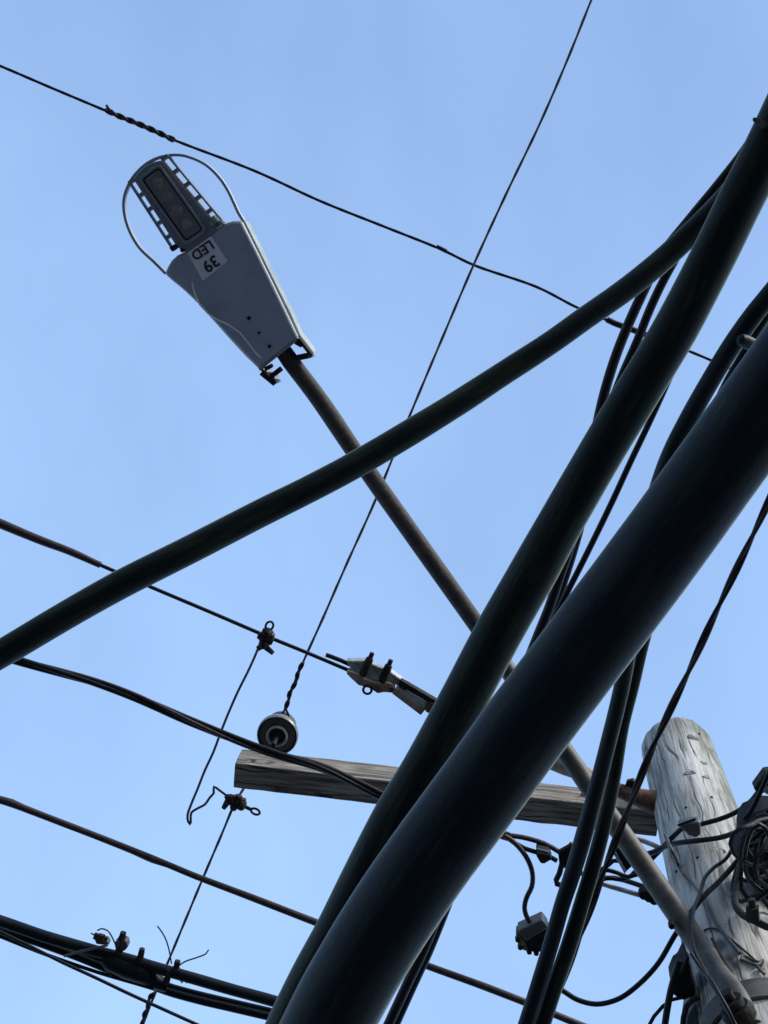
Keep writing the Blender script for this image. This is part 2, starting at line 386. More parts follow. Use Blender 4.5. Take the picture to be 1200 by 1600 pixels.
# knots and old bolt holes in the shaft
for (kx, ky, rx, rz) in ((1083, 1152, .020, .010), (1100, 1192, .010, .006), (1078, 1207, .016, .008), (1104, 1214, .010, .006), (1121, 1330, .020, .012)):
    p = on_pole(kx, ky); nn = nrm_pole(p); a = UP.cross(nn).normalized()
    k = MB(); prof = []
    vs = []; m = 18
    for (f, q) in ((1.15, -.004), (1.0, .0006), (.8, .0012), (.5, .0006), (.02, .0004)):
        for i in range(m):
            an = 2*math.pi*i/m; j = 1+.18*math.sin(3*an+kx)
            vs.append(p + a*math.cos(an)*rx*f*j + UP*math.sin(an)*rz*2.2*f*j + nn*q)
    k.add(vs, [(i*m+q, i*m+(q+1) % m, (i+1)*m+(q+1) % m, (i+1)*m+q) for i in range(4) for q in range(m)])
    k.build('knot', M['knot'], pole, angle=60)
for (kx, ky) in ((1092, 1147), (1057, 1362), (1142, 1402), (1072, 1262), (1112, 1246), (1090, 1340), (1128, 1446)):
    p = on_pole(kx, ky); nn = nrm_pole(p)
    MB().lathe(p-nn*.004, nn, [(.004, 0), (.0045, .005), (.003, .007), (.001, .008)], 8).build('nail', M['iron'], pole)

for (kx, ky, dx, dy) in ((1030, 1142, -5, -4), (1048, 1134, 2, -3)):
    a = at(kx, ky+5, PT-CAM_Z-.015); b = at(kx+dx, ky+dy, PT-CAM_Z+.004)
    MB().tube([a, a.lerp(b, .6), b], [.0035, .0025, .0006], 6, wob=.3).build('splinter', M['knot'], pole)
# ------------------------------------------------------------------ crossarm
HC = 4.42
c1 = at(367, 1193, HC); c2 = at(1031, 1269, HC)
ax = (c2-c1).normalized(); away = UP.cross(ax)
if (away.dot(c1-CAM)) < 0: away = -away
away = away.normalized(); CW = .080; CH = .128; LEN = (c2-c1).length
xarm = thing('crossarm', (c1+c2)/2, 'squared grey timber crossarm bolted against the wooden pole', 'crossarm')
m = MB(); nseg = 60; vs = []
for i in range(nseg+1):
    p = c1+ax*LEN*i/nseg
    for j, (y, z) in enumerate(((0, 0), (0.5, 0), (1, 0), (1, .5), (1, 1), (.5, 1), (0, 1), (0, .5))):
        jit = Vector([mnoise.noise(Vector((i*.35, j*3.1, q*7.7)))*.0022 for q in range(3)])
        vs.append(p + away*CW*y + UP*CH*z + jit)
fs = [(i*8+k, i*8+(k+1) % 8, (i+1)*8+(k+1) % 8, (i+1)*8+k) for i in range(nseg) for k in range(8)] + [tuple(range(8))[::-1], tuple(nseg*8+k for k in range(8))]
m.add(vs, fs)
RA = Matrix((ax, away, ax.cross(away))).transposed()
m.build('timber', M['arm_wood'], xarm, bevel=.003, frame=(c1, RA), angle=50)
def arm_pt(s, y, z): return c1+ax*LEN*s+away*CW*y+UP*CH*z
for s_, z_ in ((.835, .55), (.97, .3)):
    p = arm_pt(s_, 0, z_)
    MB().lathe(p-away*-.001, -away, [(.022, 0), (.022, .004), (.011, .004), (.011, .016), (.006, .016), (.006, .03), (.001, .031)], 6).build('bolt', M['rust'], xarm)

# rusty bracket joining arm end and pole
bra = thing('steel_bracket', arm_pt(.94, 0, .8), 'rusty brown steel bracket at the pole end of the crossarm', 'bracket')
b0, b1 = at(962, 1233, HC-.06), at(1022, 1254, HC-.06)
bd = (b1-b0).normalized(); bs = UP.cross(bd).normalized()
P = [b0, b0.lerp(b1, .5), b1, b1+bd*.035]
m = MB().tube(*catmull(P, [px2m(11, b0), px2m(14, b0), px2m(18, b0), px2m(13, b0)], .01), n=14, wob=.12)
m.build('sleeve', M['rust'], bra)
MB().lathe(b1+bd*.03, bd, [(px2m(9, b1), 0), (px2m(9, b1), .02), (px2m(6, b1), .02), (px2m(6, b1), .035), (.002, .036)], 6).build('nut', M['galv'], bra, bevel=.001)
q = at(985, 1224, HC-.05)
MB().lathe(q-UP*.02, UP+bd*.2, [(px2m(10, q), 0), (px2m(10, q), .02), (px2m(5, q), .02), (px2m(5, q), .05), (.002, .051)], 6).build('bolt', M['iron'], bra)
q0, q1, q2, q3 = at(1044, 1268, HC-.1), at(1046, 1285, HC-.1), at(1039, 1300, HC-.1), at(1033, 1312, HC-.1)
MB().tube(*catmull([q0, q1, q2, q3], [px2m(4, q0), px2m(6, q0), px2m(6, q0), px2m(3, q0)], .01), n=8, wob=.2).build('hook', M['iron'], bra)

# ------------------------------------------------------------------ pin insulator on the arm
IH = HC+CH+.085
ic = at(433, 1150, IH); ir = px2m(32.5, ic)
ins = thing('pin_insulator', ic-UP*.085, 'bell shaped grey pin insulator standing on the free end of the crossarm', 'insulator')
MB().lathe(ic, UP, [(ir*.93, .012), (ir*.96, 0), (ir, .004), (ir, .022), (ir*.95, .034), (ir*.80, .052), (ir*.62, .060), (ir*.60, .070), (ir*.52, .074), (ir*.52, .084), (.001, .085)], 40).build('bell', M['porcelain'], ins)
MB().lathe(ic, UP, [(ir*.92, .010), (ir*.88, .004), (ir*.82, .030), (ir*.62, .042), (ir*.55, .038), (ir*.42, .044), (.001, .045)], 40).build('skirt', M['porcelain_dark'], ins)
MB().lathe(ic, UP, [(ir*.52, .036), (ir*.52, -.006), (ir*.48, -.009), (ir*.41, -.006), (ir*.41, .036)], 32).build('collar', M['white'], ins)
MB().lathe(ic, UP, [(ir*.36, .03), (ir*.34, .004), (ir*.12, -.004), (ir*.12, -.0845)], 20).build('pin', M['wire_black'], ins)
MB().lathe(ic, UP, [(ir*.5, .083), (ir*.70, .088), (ir*.72, .102), (ir*.58, .115), (ir*.2, .120), (.001, .121)], 40).build('crown', M['porcelain_dark'], ins)
tw = MB().ring(ic+UP*.079, Vector((1, 0, 0)), Vector((0, 1, 0)), ir*.57, ir*.57, .004); tw.build('tie_wire', M['wire_metal'], ins)

# ------------------------------------------------------------------ thin wires
wa = wire('overhead_wire', [(-40, 87), (0, 103), (82, 138), (165, 173), (270, 218), (400, 268), (500, 314), (600, 354), (690, 390), (740, 414), (840, 449), (905, 482), (1000, 520), (1075, 548), (1145, 577), (1240, 612)],
     M['wire_black'], 'thin black overhead wire with a twisted splice, highest across the sky', 'wire', h=5.6, w=4.6, start=True, end=True, mod=lambda i: 1+.08*math.sin(i*1.9))
P, Rr = path([(164, 171), (185, 181), (215, 193), (245, 206), (272, 219)], .006, h=5.59, w=6)
for k in range(2):
    tp, tr = twist(P, Rr, k, 2, .08, .7, .95); MB().tube(tp, tr, 8).build('splice', M['wire_black'], wa)
for (a, b) in (((172, 176), (166, 164)), ((266, 216), (270, 222))):
    wire('wire_tail', [(a[0], a[1]), ((a[0]+b[0])/2+1, (a[1]+b[1])/2), b], M['wire_black'], h=5.58, w=4, n=6, parent=wa)
wire('sleeve', [(948, 499), (960, 505), (985, 514), (1009, 523)], M['wire_black'], h=5.59, w=10, n=10, parent=wa)
wire('wire_tail', [(682, 385), (690, 389), (698, 393)], M['wire_black'], h=5.595, w=6.5, n=8, parent=wa)

hb = IH+.079
wb = wire('overhead_wire', [(945, -50, 5.1), (924, 0, 5.05), (888, 90, 5.02), (845, 190, 5.0), (790, 305, 4.98), (740, 414, 4.95), (690, 531, 4.92), (640, 650, 4.88), (585, 785, 4.82), (540, 885, 4.77), (505, 965, 4.72), (473, 1036, hb), (458, 1072, hb), (447, 1108, hb)],
     M['wire_metal'], 'thin twisted wire tied to the pin insulator and running upward across the sky', 'wire', w=4.2, start=True, mod=lambda i: 1+.14*math.sin(i*1.35))
P, Rr = path([(474, 1034), (466, 1050), (462, 1066), (453, 1082), (450, 1096), (445, 1109)], .006, h=hb-.004, w=4.4)
for k in range(2):
    tp, tr = twist(P, Rr, k, 2, .07, .9, .9); MB().tube(tp, tr, 8).build('splice', M['wire_black'], wb)
wire('tie_loop', [(446, 1107), (441, 1115), (437, 1122), (424, 1131)], M['wire_black'], h=hb, w=3.6, n=6, parent=wb)
wire('tie_loop', [(446, 1107), (450, 1115), (453, 1124), (454, 1134)], M['wire_black'], h=hb, w=3.6, n=6, parent=wb)

wb2 = wire('overhead_wire', [(424, 1131, hb), (402, 1180, hb-.01), (384, 1226, hb-.04), (368, 1253, hb-.08), (345, 1307, hb-.1), (318, 1370, hb-.1), (290, 1437, hb-.1), (263, 1502, hb-.1), (244, 1548, hb-.1), (225, 1596, hb-.1), (205, 1645, hb-.1)],
     M['wire_metal'], 'thin grey wire dropping past the clamp under the crossarm end', 'wire', w=4.2, end=True, mod=lambda i: 1+.14*math.sin(i*1.35))
P, Rr = path([(242, 1550), (233, 1560), (231, 1572), (226, 1584), (222, 1600), (214, 1620)], .006, h=hb-.104, w=4.4)
for k in range(2):
    tp, tr = twist(P, Rr, k, 2, .075, .9, .9); MB().tube(tp, tr, 8).build('splice', M['wire_black'], wb2)

# conductor C with its cover, and the dead end
hcw = HC+.06
wc = thing('overhead_wire', at(150, 880, hcw), 'black wire in a thick brown sleeve, ending at the dead end clamp', 'wire')
wire('conductor', [(120, 866), (155, 882), (240, 919), (330, 957), (414, 993), (480, 1020), (546, 1048), (600, 1072)], M['wire_black'], h=hcw, w=6, parent=wc)
wire('cover', [(-50, 797, None, 14), (0, 818, None, 15), (60, 843, None, 13.5), (110, 862, None, 12), (150, 880, None, 10), (157, 883, None, 10)], M['wire_brown'], h=hcw, start=True, parent=wc)

def clamp(c, d, name_label, ring_at, stub_at, jaw_at, size=1.0):
    """hot line clamp: cast body, eye screw with ring, jaw and stub; c px,py,h ; d direction of the wire in px"""
    hh = c[2]; p = at(*c); o = thing('wire_clamp', p, name_label, 'clamp')
    m_ = lambda q: px2m(q, p)
    e1 = (at(c[0]+d[0], c[1]+d[1], hh)-p).normalized(); e2 = UP.cross(e1).normalized()
    r_ = at(*ring_at, hh); rd = (r_-p).normalized(); rs = UP.cross(rd).normalized()
    prof = [(.8, -1), (1.0, -.75), (1.0, -.35), (.72, -.1), (.72, .25), (1.05, .45), (1.0, .8), (.6, 1)]
    s_ = at(*jaw_at, hh); jd = (p-s_)
    L = m_(16)
    pts = [p - rd*L + rd*L*2*(z+1)/2 for _, z in prof]; rr = [m_(10.5)*a*size for a, _ in prof]
    MB().tube(pts, rr, 9, wob=.22, flat=.8).build('body', M['iron'], o, angle=30)
    MB().tube([p-e1*m_(13), p-e1*m_(5), p+e1*m_(5), p+e1*m_(13)], [m_(5), m_(8), m_(8.5), m_(5.5)], 8, wob=.2).build('jaw', M['iron'], o, angle=30)
    MB().tube([p+rd*L*.8, r_-rd*m_(6)], [m_(3.2), m_(3.0)], 8).build('eye_screw', M['iron'], o)
    MB().ring(r_, rd, (rs*.9+UP*.35).normalized(), m_(7.2), m_(6.0), m_(1.9)).build('eye', M['iron'], o)
    q = at(*stub_at, hh); b = p-rd*L*.75
    MB().tube([b, b.lerp(q, .6), q], [m_(5.5), m_(4.5), m_(3.6)], 8, wob=.15).build('stub', M['iron'], o)
    MB().tube([b, s_], [m_(5.5), m_(4.2)], 8, wob=.2).build('jaw', M['iron'], o)
    MB().lathe(p+e1*m_(9)+rd*m_(2), (e2+UP*.3), [(m_(3.6), -m_(10)), (m_(3.6), m_(10))], 6).build('bolt', M['rust'], o)
    return o
clamp((415, 997, hcw-.012), (10, 4), 'dark hot line clamp with a ring gripping the sleeved brown wire', (421, 978), (427, 1021), (403, 1014))
clamp((369, 1254, hb-.085), (10, -20), 'dark clamp with a side ring hanging just under the crossarm end', (399, 1268), (349, 1263), (353, 1243))
wire('jumper_wire', [(403, 1014), (398, 1026), (388, 1048), (372, 1080), (357, 1114), (345, 1144), (333, 1176), (320, 1204), (309, 1232), (299, 1256), (293, 1274), (294, 1284), (297.5, 1288.5), (298, 1280), (299, 1270), (309, 1263), (320, 1257), (328, 1246), (334, 1239), (334, 1229), (343, 1235), (355, 1244)],
     M['wire_metal'], 'loose hooked jumper wire dangling between the two ringed clamps', 'wire', h=hcw-.02, w=4.0, step=.008, n=8)

de = thing('dead_end_clamp', at(590, 1060, hcw), 'grey cast dead end clamp with two bolts gripping the sleeved wire', 'clamp')
def q_(x, y, dz=0): return at(x, y, hcw-.02+dz)
up_poly = [(541, 1033), (553, 1033), (567, 1032), (580, 1037), (594, 1043), (603, 1045), (612, 1051), (627, 1062), (640, 1072), (634, 1080), (618, 1070), (603, 1064), (590, 1068), (577, 1062), (563, 1056), (548, 1046)]
MB().prism([q_(*p) for p in up_poly], UP*.035).build('body', M['galv'], de, bevel=.004)
lo_poly = [(543, 1047), (556, 1052), (572, 1061), (590, 1068), (606, 1066), (618, 1072), (613, 1083), (600, 1082), (590, 1084), (578, 1076), (570, 1074), (560, 1071), (548, 1060), (541, 1053)]
MB().prism([q_(x, y, -.014) for x, y in lo_poly], UP*.03).build('keeper', M['tan'], de, bevel=.004)
wire('horn', [(509, 1023), (520, 1027), (534, 1032.5), (548, 1039)], M['iron'], h=hcw-.005, w=7, n=10, parent=de)
for (a, b) in (((582, 1020), (566, 1056)), ((611, 1031), (596, 1066))):
    A, B = q_(*a, -.02), q_(*b, -.02); dd = (B-A).normalized(); sd_ = UP.cross(dd).normalized()
    u = px2m(1, A)
    mb = MB().tube([A, A.lerp(B, .22), A.lerp(B, .23), A.lerp(B, .5), A.lerp(B, .52), A.lerp(B, .85), B], [u*3.6, u*3.8, u*5.5, u*7.0, u*6, u*6.5, u*5], 8, wob=.12)
    mb.build('bolt', M['iron'], de, angle=30)
p = q_(574, 1078, -.02); u = px2m(1, p)
MB().ring(p, ax, UP.cross(ax), u*6.5, u*6.5, u*2.0).build('eye', M['iron'], de)
for (x, y) in ((590, 1078), (612, 1078)):
    p = q_(x, y, -.024); MB().lathe(p, UP, [(u*5, 0), (u*5, .02), (u*3, .03)], 6).build('nut', M['rust'], de)
for off, mt in ((-5.5, 'iron'), (6.5, 'galv')):
    a, b = q_(622+off*-.5, 1069+off*.85, -.012), q_(682+off*-.5, 1104+off*.85, -.012)
    d = (b-a)/2; s_ = UP.cross(d).normalized()*px2m(4.6, a)
    MB().box((a+b)/2, d, s_, UP*.014).build('strap', M[mt], de, bevel=.002)
a, b = q_(616, 1078, -.02), q_(661, 1112, -.02); d = (b-a)/2
MB().box((a+b)/2, d, UP.cross(d).normalized()*px2m(5.5, a), UP*.01).build('plate', M['tan'], de, bevel=.002)
p = q_(672, 1106, -.03); MB().lathe(p, UP, [(u*9, 0), (u*9, .05), (u*6, .055)], 12).build('pivot_bolt', M['rust'], de)

st = thing('strain_insulator', at(800, 1165, HC+.02), 'brown strain insulator rod between dead end clamp and rusty bracket', 'insulator')
wire('rod', [(672, 1106, hcw-.02, 16), (700, 1120, hcw-.02, 22), (720, 1128, HC+.03, 30), (860, 1186, HC+.0, 31), (885, 1197, HC-.01, 30), (905, 1206, HC-.02, 26), (965, 1234, HC-.06, 14)], M['tan'], n=16, parent=st)

# ------------------------------------------------------------------ street lamp
HL = 3.95
pb = on_pole(1150, 1556)
arm_pix = [(1150, 1556, hP(pb)-.03, 36), (1118, 1512, None, 37), (1085, 1466, None, 36), (1040, 1402, None, 35), (985, 1322, None, 33), (930, 1243, None, 31), (870, 1156, None, 29), (800, 1056, None, 28), (745, 977, None, 28), (660, 857, None, 28), (575, 737, None, 28), (500, 626, None, 28), (455, 566, None, 28), (430, 530, None, 26)]
h0, h1 = arm_pix[0][2], HL+.03
arm_pix = [(x, y, h0+(h1-h0)*(min(1, i/11.5))**.85, w) for i, (x, y, _, w) in enumerate(arm_pix)]
pe = on_pole(1180, 1604); arm_pix.insert(0, (1180, 1604, hP(pe)+.01, 26))
lamp = thing('street_lamp', pb, 'grey LED street lamp with a hoop at its tip on a long pipe arm', 'street lamp')
P, Rr = path(arm_pix, .03)
k = min(range(len(P)), key=lambda i: (P[i]-at(748, 981, h1)).length)
ki = min(range(len(P)), key=lambda i: abs((ROT.transposed() @ (P[i]-CAM)).y/-(ROT.transposed() @ (P[i]-CAM)).z*F - (800-1010)))
MB().tube(P[:ki+1], Rr[:ki+1], 20, .015).build('arm', M['arm'], lamp)
MB().tube(P[ki:], Rr[ki:], 20, .025).build('arm_end', M['rust_dark'], lamp)
def l_(x, y, dz=0): return at(x, y, HL)+UP*dz
plate = [(257, 428), (262, 417), (268, 407), (277, 399), (290, 393), (312, 383), (330, 367), (340, 356), (350, 350), (362, 346), (377, 345), (400, 391), (424, 440), (448, 490), (466, 528), (436, 552), (405, 577), (384, 556), (360, 530), (335, 502), (310, 474), (284, 451), (268, 438)]
hs = MB().prism([l_(*p) for p in plate], UP*.02).build('bottom_door', M['housing'], lamp, bevel=.006)
# upper casting: rim follows the door outline and runs on past it towards the arm
rim = [(256, 429), (380, 343), (404, 391), (428, 440), (453, 490), (468, 524), (492, 556), (486, 561), (463, 531), (434, 555), (408, 579), (432, 599), (427, 603), (402, 578), (382, 559), (358, 533), (333, 505), (307, 476), (282, 452)]
def toward(p, c, f): return (c[0]+(p[0]-c[0])*f, c[1]+(p[1]-c[1])*f)
ctr = (365, 460)
cast = MB().prism([l_(*p, .021) for p in rim], [l_(*toward(p, ctr, .965), .098)-l_(*p, .021) for p in rim])
cast.build('upper_casting', M['housing_edge'], lamp, bevel=.008)
# a raised bead running along the right flank
wire('flank_bead', [(380, 345, HL+.05, 4), (404, 393, HL+.05, 4), (428, 441, HL+.05, 4), (453, 491, HL+.05, 4), (470, 526, HL+.05, 4), (490, 554, HL+.05, 4)], M['housing'], n=8, parent=lamp)
# seam of the wiring bay across the door
wire('door_seam', [(300, 440), (303, 455), (312, 476), (325, 490), (341, 500), (358, 508), (375, 520), (388, 536), (400, 552), (409, 560)], M['sticker'], h=HL-.001, w=2.6, n=6, parent=hs)
for (x, y, r_) in ((389, 497, 3.2), (405, 520, 2.4), (421, 541, 2.8)):
    p = l_(x, y); MB().lathe(p+UP*.004, -UP, [(px2m(r_, p), 0), (px2m(r_, p), .006), (px2m(r_*.6, p), .0075), (.0005, .008)], 10).build('screw', M['gasket'], hs)
# light cream end lip
a, b = l_(405, 578, -.001), l_(466, 529, -.001); d = (b-a)/2
MB().box((a+b)/2+UP*.012, d, UP.cross(d).normalized()*px2m(1.8, a), UP*.012).build('end_lip', M['white'], lamp, bevel=.001)
# pipe clamp inside the open end
for (x0, y0, x1, y1, w) in ((408, 582, 430, 600, 8), (424, 588, 438, 577, 8), (414, 577, 424, 572, 6), (466, 529, 488, 557, 5), (462, 560, 482, 556, 8), (461, 535, 472, 541, 5)):
    a, b = l_(x0, y0, .012), l_(x1, y1, .012); d = (b-a)/2
    MB().box((a+b)/2, d, UP.cross(d).normalized()*px2m(w/2, a), UP*.018).build('pipe_clamp', M['iron'], lamp, bevel=.002)
for (x, y) in ((430, 596), (484, 556), (418, 585)):
    p = l_(x, y, -.004); MB().lathe(p, UP+ax*.3, [(px2m(4, p), 0), (px2m(4, p), .012), (px2m(2, p), .03)], 6).build('bolt', M['galv'], lamp)
# LED module: solid spine between two slotted rails
A_ = Vector((.5776, .8163)); Bx = Vector((.8163, -.5776))         # module axis and its right-hand normal, in px
O_ = Vector((229, 262))
def mo(s, t, dz=0): q = O_+A_*s+Bx*t; return l_(q.x, q.y, dz)
spine = [(2, -27), (-3, -10), (-3.5, 0), (-2, 12), (4, 26), (125, 36.5), (136, 38), (162, 24), (162, -16), (136, -31), (122, -33)]
MB().prism([mo(*p, .001) for p in spine], UP*.05).build('module_body', M['lens_frame'], lamp, bevel=.003)
for sg, t0, t1, s0, s1 in ((-1, -26, -37.5, 0, 124), (1, 25, 38, 0, 137)):
    mb = MB(); inner = []
    dt = t1-t0
    def rp(s, f):
        sp = (10.5 if sg > 0 else -5.5)*s/130
        return mo(s, t0+dt*f+sp, .004)
    n_sl = 5; step_ = 27 if sg > 0 else 26
    mb = MB()
    grid_s = []
    for i in range(n_sl):
        grid_s += [s0+step_*i, s0+step_*i+6]
    grid_s += [min(s1, s0+step_*n_sl)-1, s1+3]
    fs_ = [0, .13, .78, 1]
    nn_ = len(fs_)
    vb = [rp(s, f) for s in grid_s for f in fs_]; vt = [v+UP*.022 for v in vb]
    K = len(vb); faces = set()
    solid = lambda i, j: (i % 2 == 0) or j != 1
    for i in range(len(grid_s)-1):
        for j in range(3):
            if not solid(i, j): continue
            a = i*nn_+j; b = a+1; c_ = a+nn_+1; d_ = a+nn_
            faces.add((a, b, c_, d_)); faces.add((K+a, K+d_, K+c_, K+b))
            for (ni, nj, e0, e1) in ((i-1, j, a, b), (i+1, j, d_, c_), (i, j-1, a, d_), (i, j+1, b, c_)):
                if not (0 <= ni < len(grid_s)-1 and 0 <= nj < 3 and solid(ni, nj)):
                    faces.add((e0, e1, K+e1, K+e0))
    mb.add(vb+vt, list(faces)); mb.build('vent_rail', M['lens_frame'], lamp, angle=30)
# sunken lens with a gasket round it
def rrect(s0, s1, t0, t1, r, dz, n=5):
    o = []
    for (cs, ct, a0) in ((s1-r, t1-r, 0), (s0+r, t1-r, 90), (s0+r, t0+r, 180), (s1-r, t0+r, 270)):
        for i in range(n+1):
            a = R(a0+90*i/n); o.append(mo(cs+r*math.cos(a), ct+r*math.sin(a), dz))
    return o
lf = MB().frame(rrect(6, 136, -20, 21, 7, -.010), rrect(11, 130, -16, 17, 5, -.008), UP*.012).build('lens_frame', M['lens_frame'], lamp, bevel=.002)
MB().frame(rrect(10.5, 130.5, -16.3, 17.3, 5, -.0075), rrect(13, 128, -14, 15, 4, -.004), UP*.008).build('gasket', M['gasket'], lf)
MB().prism(rrect(12.5, 128.5, -14.4, 15.4, 4, -.0025), UP*.004).build('lens', M['lens'], lf)
for i in range(4):
    c_ = mo(31+26*i, .5, -.0026); rr_ = px2m(10.5, c_)
    MB().lathe(c_, -UP, [(rr_, 0), (rr_*.95, .002), (rr_*.75, .0045), (rr_*.4, .006), (.0005, .0065)], 20).build('led', M['led'], lf)
# latch parts beside the door corners
for (s, t, a_, b_, hh_) in ((128, 41, 6, 3.5, .012), (138, 46, 4, 3, .01), (127, -37, 4, 5, .012), (138, -28, 3, 3, .01), (131, 34, 3, 2.5, .012)):
    c_ = mo(s, t, -.002); d1 = (mo(s+1, t)-mo(s, t)); d2 = mo(s, t+1)-mo(s, t)
    MB().box(c_, d1*a_, d2*b_, UP*hh_).build('latch', M['housing_edge'] if t > 30 else M['iron'], lamp, bevel=.002)
# hoop
hoop = [(257, 428), (238, 409), (217, 389), (203, 367), (194, 343), (191, 322), (193, 304), (203, 281), (214, 267), (228, 255), (242, 247.5), (257, 243.5), (270, 242), (284, 243), (298, 247), (312, 253), (323, 260), (334, 270), (345, 283), (355, 299), (364, 318), (371, 333), (379, 346)]
Ph = [l_(x, y, .012) for x, y in hoop]; Pc, _ = catmull(Ph, [0]*len(Ph), .006)
vs = []
for (t, a, b) in frames(Pc):
    pass
mb = MB(); vs = []
for p, (t, a, b) in zip(Pc, frames(Pc)):
    s_ = UP.cross(t).normalized(); tk = px2m(2.1, p)
    vs += [p-s_*tk, p+s_*tk, p+s_*tk+UP*.02, p-s_*tk+UP*.02]
fs = [(i*4+k, i*4+(k+1) % 4, (i+1)*4+(k+1) % 4, (i+1)*4+k) for i in range(len(Pc)-1) for k in range(4)] + [(3, 2, 1, 0), tuple(len(vs)-4+k for k in range(4))]
mb.add(vs, fs).build('hoop', M['housing'], lamp, angle=30)
# sticker with its lettering
stk = [(293, 395), (330, 369), (356, 408), (317, 439)]
sk = MB().prism([l_(*p, -.0005) for p in stk][::-1], UP*-.0012).build('sticker', M['sticker'], lamp)
def lettering(txt, px, py, size_px, parent, mat, name, wid=1.0):
    cu = bpy.data.curves.new('lettering', 'FONT'); cu.body = txt; cu.size = 1; cu.align_x = 'CENTER'; cu.align_y = 'CENTER'; cu.extrude = .01; cu.bevel_depth = .022; cu.bevel_resolution = 1
    tmp = bpy.data.objects.new('lettering_tmp', cu); COL.objects.link(tmp)
    dg = bpy.context.evaluated_depsgraph_get()
    me = bpy.data.meshes.new_from_object(tmp.evaluated_get(dg)); bpy.data.objects.remove(tmp)
    c_ = l_(px, py, -.0024)
    rx = (l_(px-.82, py+.57, -.0024)-c_); ry = (l_(px+.56, py+.83, -.0024)-c_)
    M4 = Matrix((rx*size_px*wid, ry*size_px, UP*-.05)).transposed().to_4x4()
    me.transform(M4); me.transform(Matrix.Translation(c_-ORG[parent.name]))
    me.materials.append(mat)
    o = bpy.data.objects.new(name, me); COL.objects.link(o); o.parent = parent; ORG[o.name] = ORG[parent.name]
    return o
lettering('LED', 316.5, 390.5, 22, sk, M['ink'], 'lettering', 1.0)
lettering('39', 329.5, 411.5, 26, sk, M['ink'], 'lettering', 1.0)
# bracket that carries the arm on the pole
zb = pb.z
mb = MB(); bandr = pole_r(zb)+.006
mb.lathe(Vector((px0, py0, zb-.045)), UP, [(bandr-.004, 0), (bandr+.004, 0), (bandr+.004, .075), (bandr-.004, .075), (bandr-.004, 0)], 48).build('pole_band', M['arm'], lamp)
p = on_pole(1152, 1580, .03); nn = nrm_pole(p)
MB().lathe(p-nn*.02, nn, [(.034, 0), (.036, .02), (.030, .032), (.024, .032), (.024, .05), (.012, .05), (.012, .07), (.001, .07)], 16).build('bolt', M['iron'], lamp)
a, b = on_pole(1112, 1466, .05), on_pole(1148, 1531, .03)
MB().tube(*catmull([a, a.lerp(b, .5)+nn*.004, b], [px2m(2.5, a), px2m(3.2, a), px2m(4.5, b)], .02), n=8, flat=.6).build('brace', M['iron'], lamp)
for (x, y) in ((1049, 1445), (1072, 1495)):
    p = at(x, y, h0+.22); MB().lathe(p, UP, [(px2m(5, p), -.01), (px2m(5, p), .012), (px2m(3, p), .02)], 6).build('clip', M['iron'], lamp)

# ------------------------------------------------------------------ big cables overhead
big = [(1330, 440), (1241, 567), (1143, 702), (1060, 819), (990, 912), (935, 984), (865, 1081), (806, 1151), (764, 1220), (713, 1285), (666, 1346), (614, 1424), (566, 1500), (528, 1568), (495, 1636), (450, 1730)]
big = [big[0]] + [((a[0]+2*b[0]+c[0])/4, (a[1]+2*b[1]+c[1])/4) for a, b, c in zip(big, big[1:], big[2:])] + [big[-1]]
wire('trunk_cable', [(x, y, 1.95+.0001*i, 138) for i, (x, y) in enumerate(big)], M['cable'], 'thickest black trunk cable crossing the right foreground', 'cable', n=64, step=.02, start=True, end=True, wob=.012)
sec = [(1290, 40), (1231, 163), (1194, 240), (1161, 305), (1112, 405), (1056, 512), (999, 608), (955, 680), (886, 799), (828, 903), (781, 985), (724, 1093), (663, 1205), (617, 1282), (574, 1365), (531, 1453), (487, 1534), (448, 1616), (410, 1700)]
c2o = wire('trunk_cable', [(x, y, 2.42, 71+(4 if y > 900 else 0)) for x, y in sec], M['cable_algae'], 'second thickest black cable, passing just behind the thickest one', 'cable', n=48, step=.02, start=True, end=True, wob=.014)
p = at(1178, 186, 2.4); q = at(1196, 196, 2.38); u = px2m(1, p)
MB().tube([p, p.lerp(q, .4), q], [u*3, u*5, u*6], 8, wob=.2).build('clip', M['iron'], c2o)
dia = [(-110, 1085, 2.55, 46), (-60, 1056, 2.56, 45.5), (11, 1016, 2.58, 45), (95, 966, 2.60, 45), (187, 914, 2.63, 46), (300, 857, 2.66, 45), (411, 800, 2.7, 44), (480, 766, 2.72, 43), (550, 729, 2.75, 42.5), (640, 676, 2.79, 42), (715, 630, 2.83, 40), (790, 581, 2.87, 38), (861, 535, 2.9, 37), (914, 497, 2.93, 37), (970, 458, 2.96, 37), (1010, 427, 2.98, 37), (1045, 397, 3.0, 37), (1075, 369, 3.0, 36), (1110, 335, 3.0, 36), (1140, 303, 3.0, 36), (1180, 250, 3.0, 36), (1240, 150, 3.0, 36), (1300, 30, 3.0, 36)]
wire('trunk_cable', dia, M['cable_algae'], 'olive black cable slanting across the lamp arm from lower left', 'cable', n=36, step=.02, start=True, end=True, wob=.014)

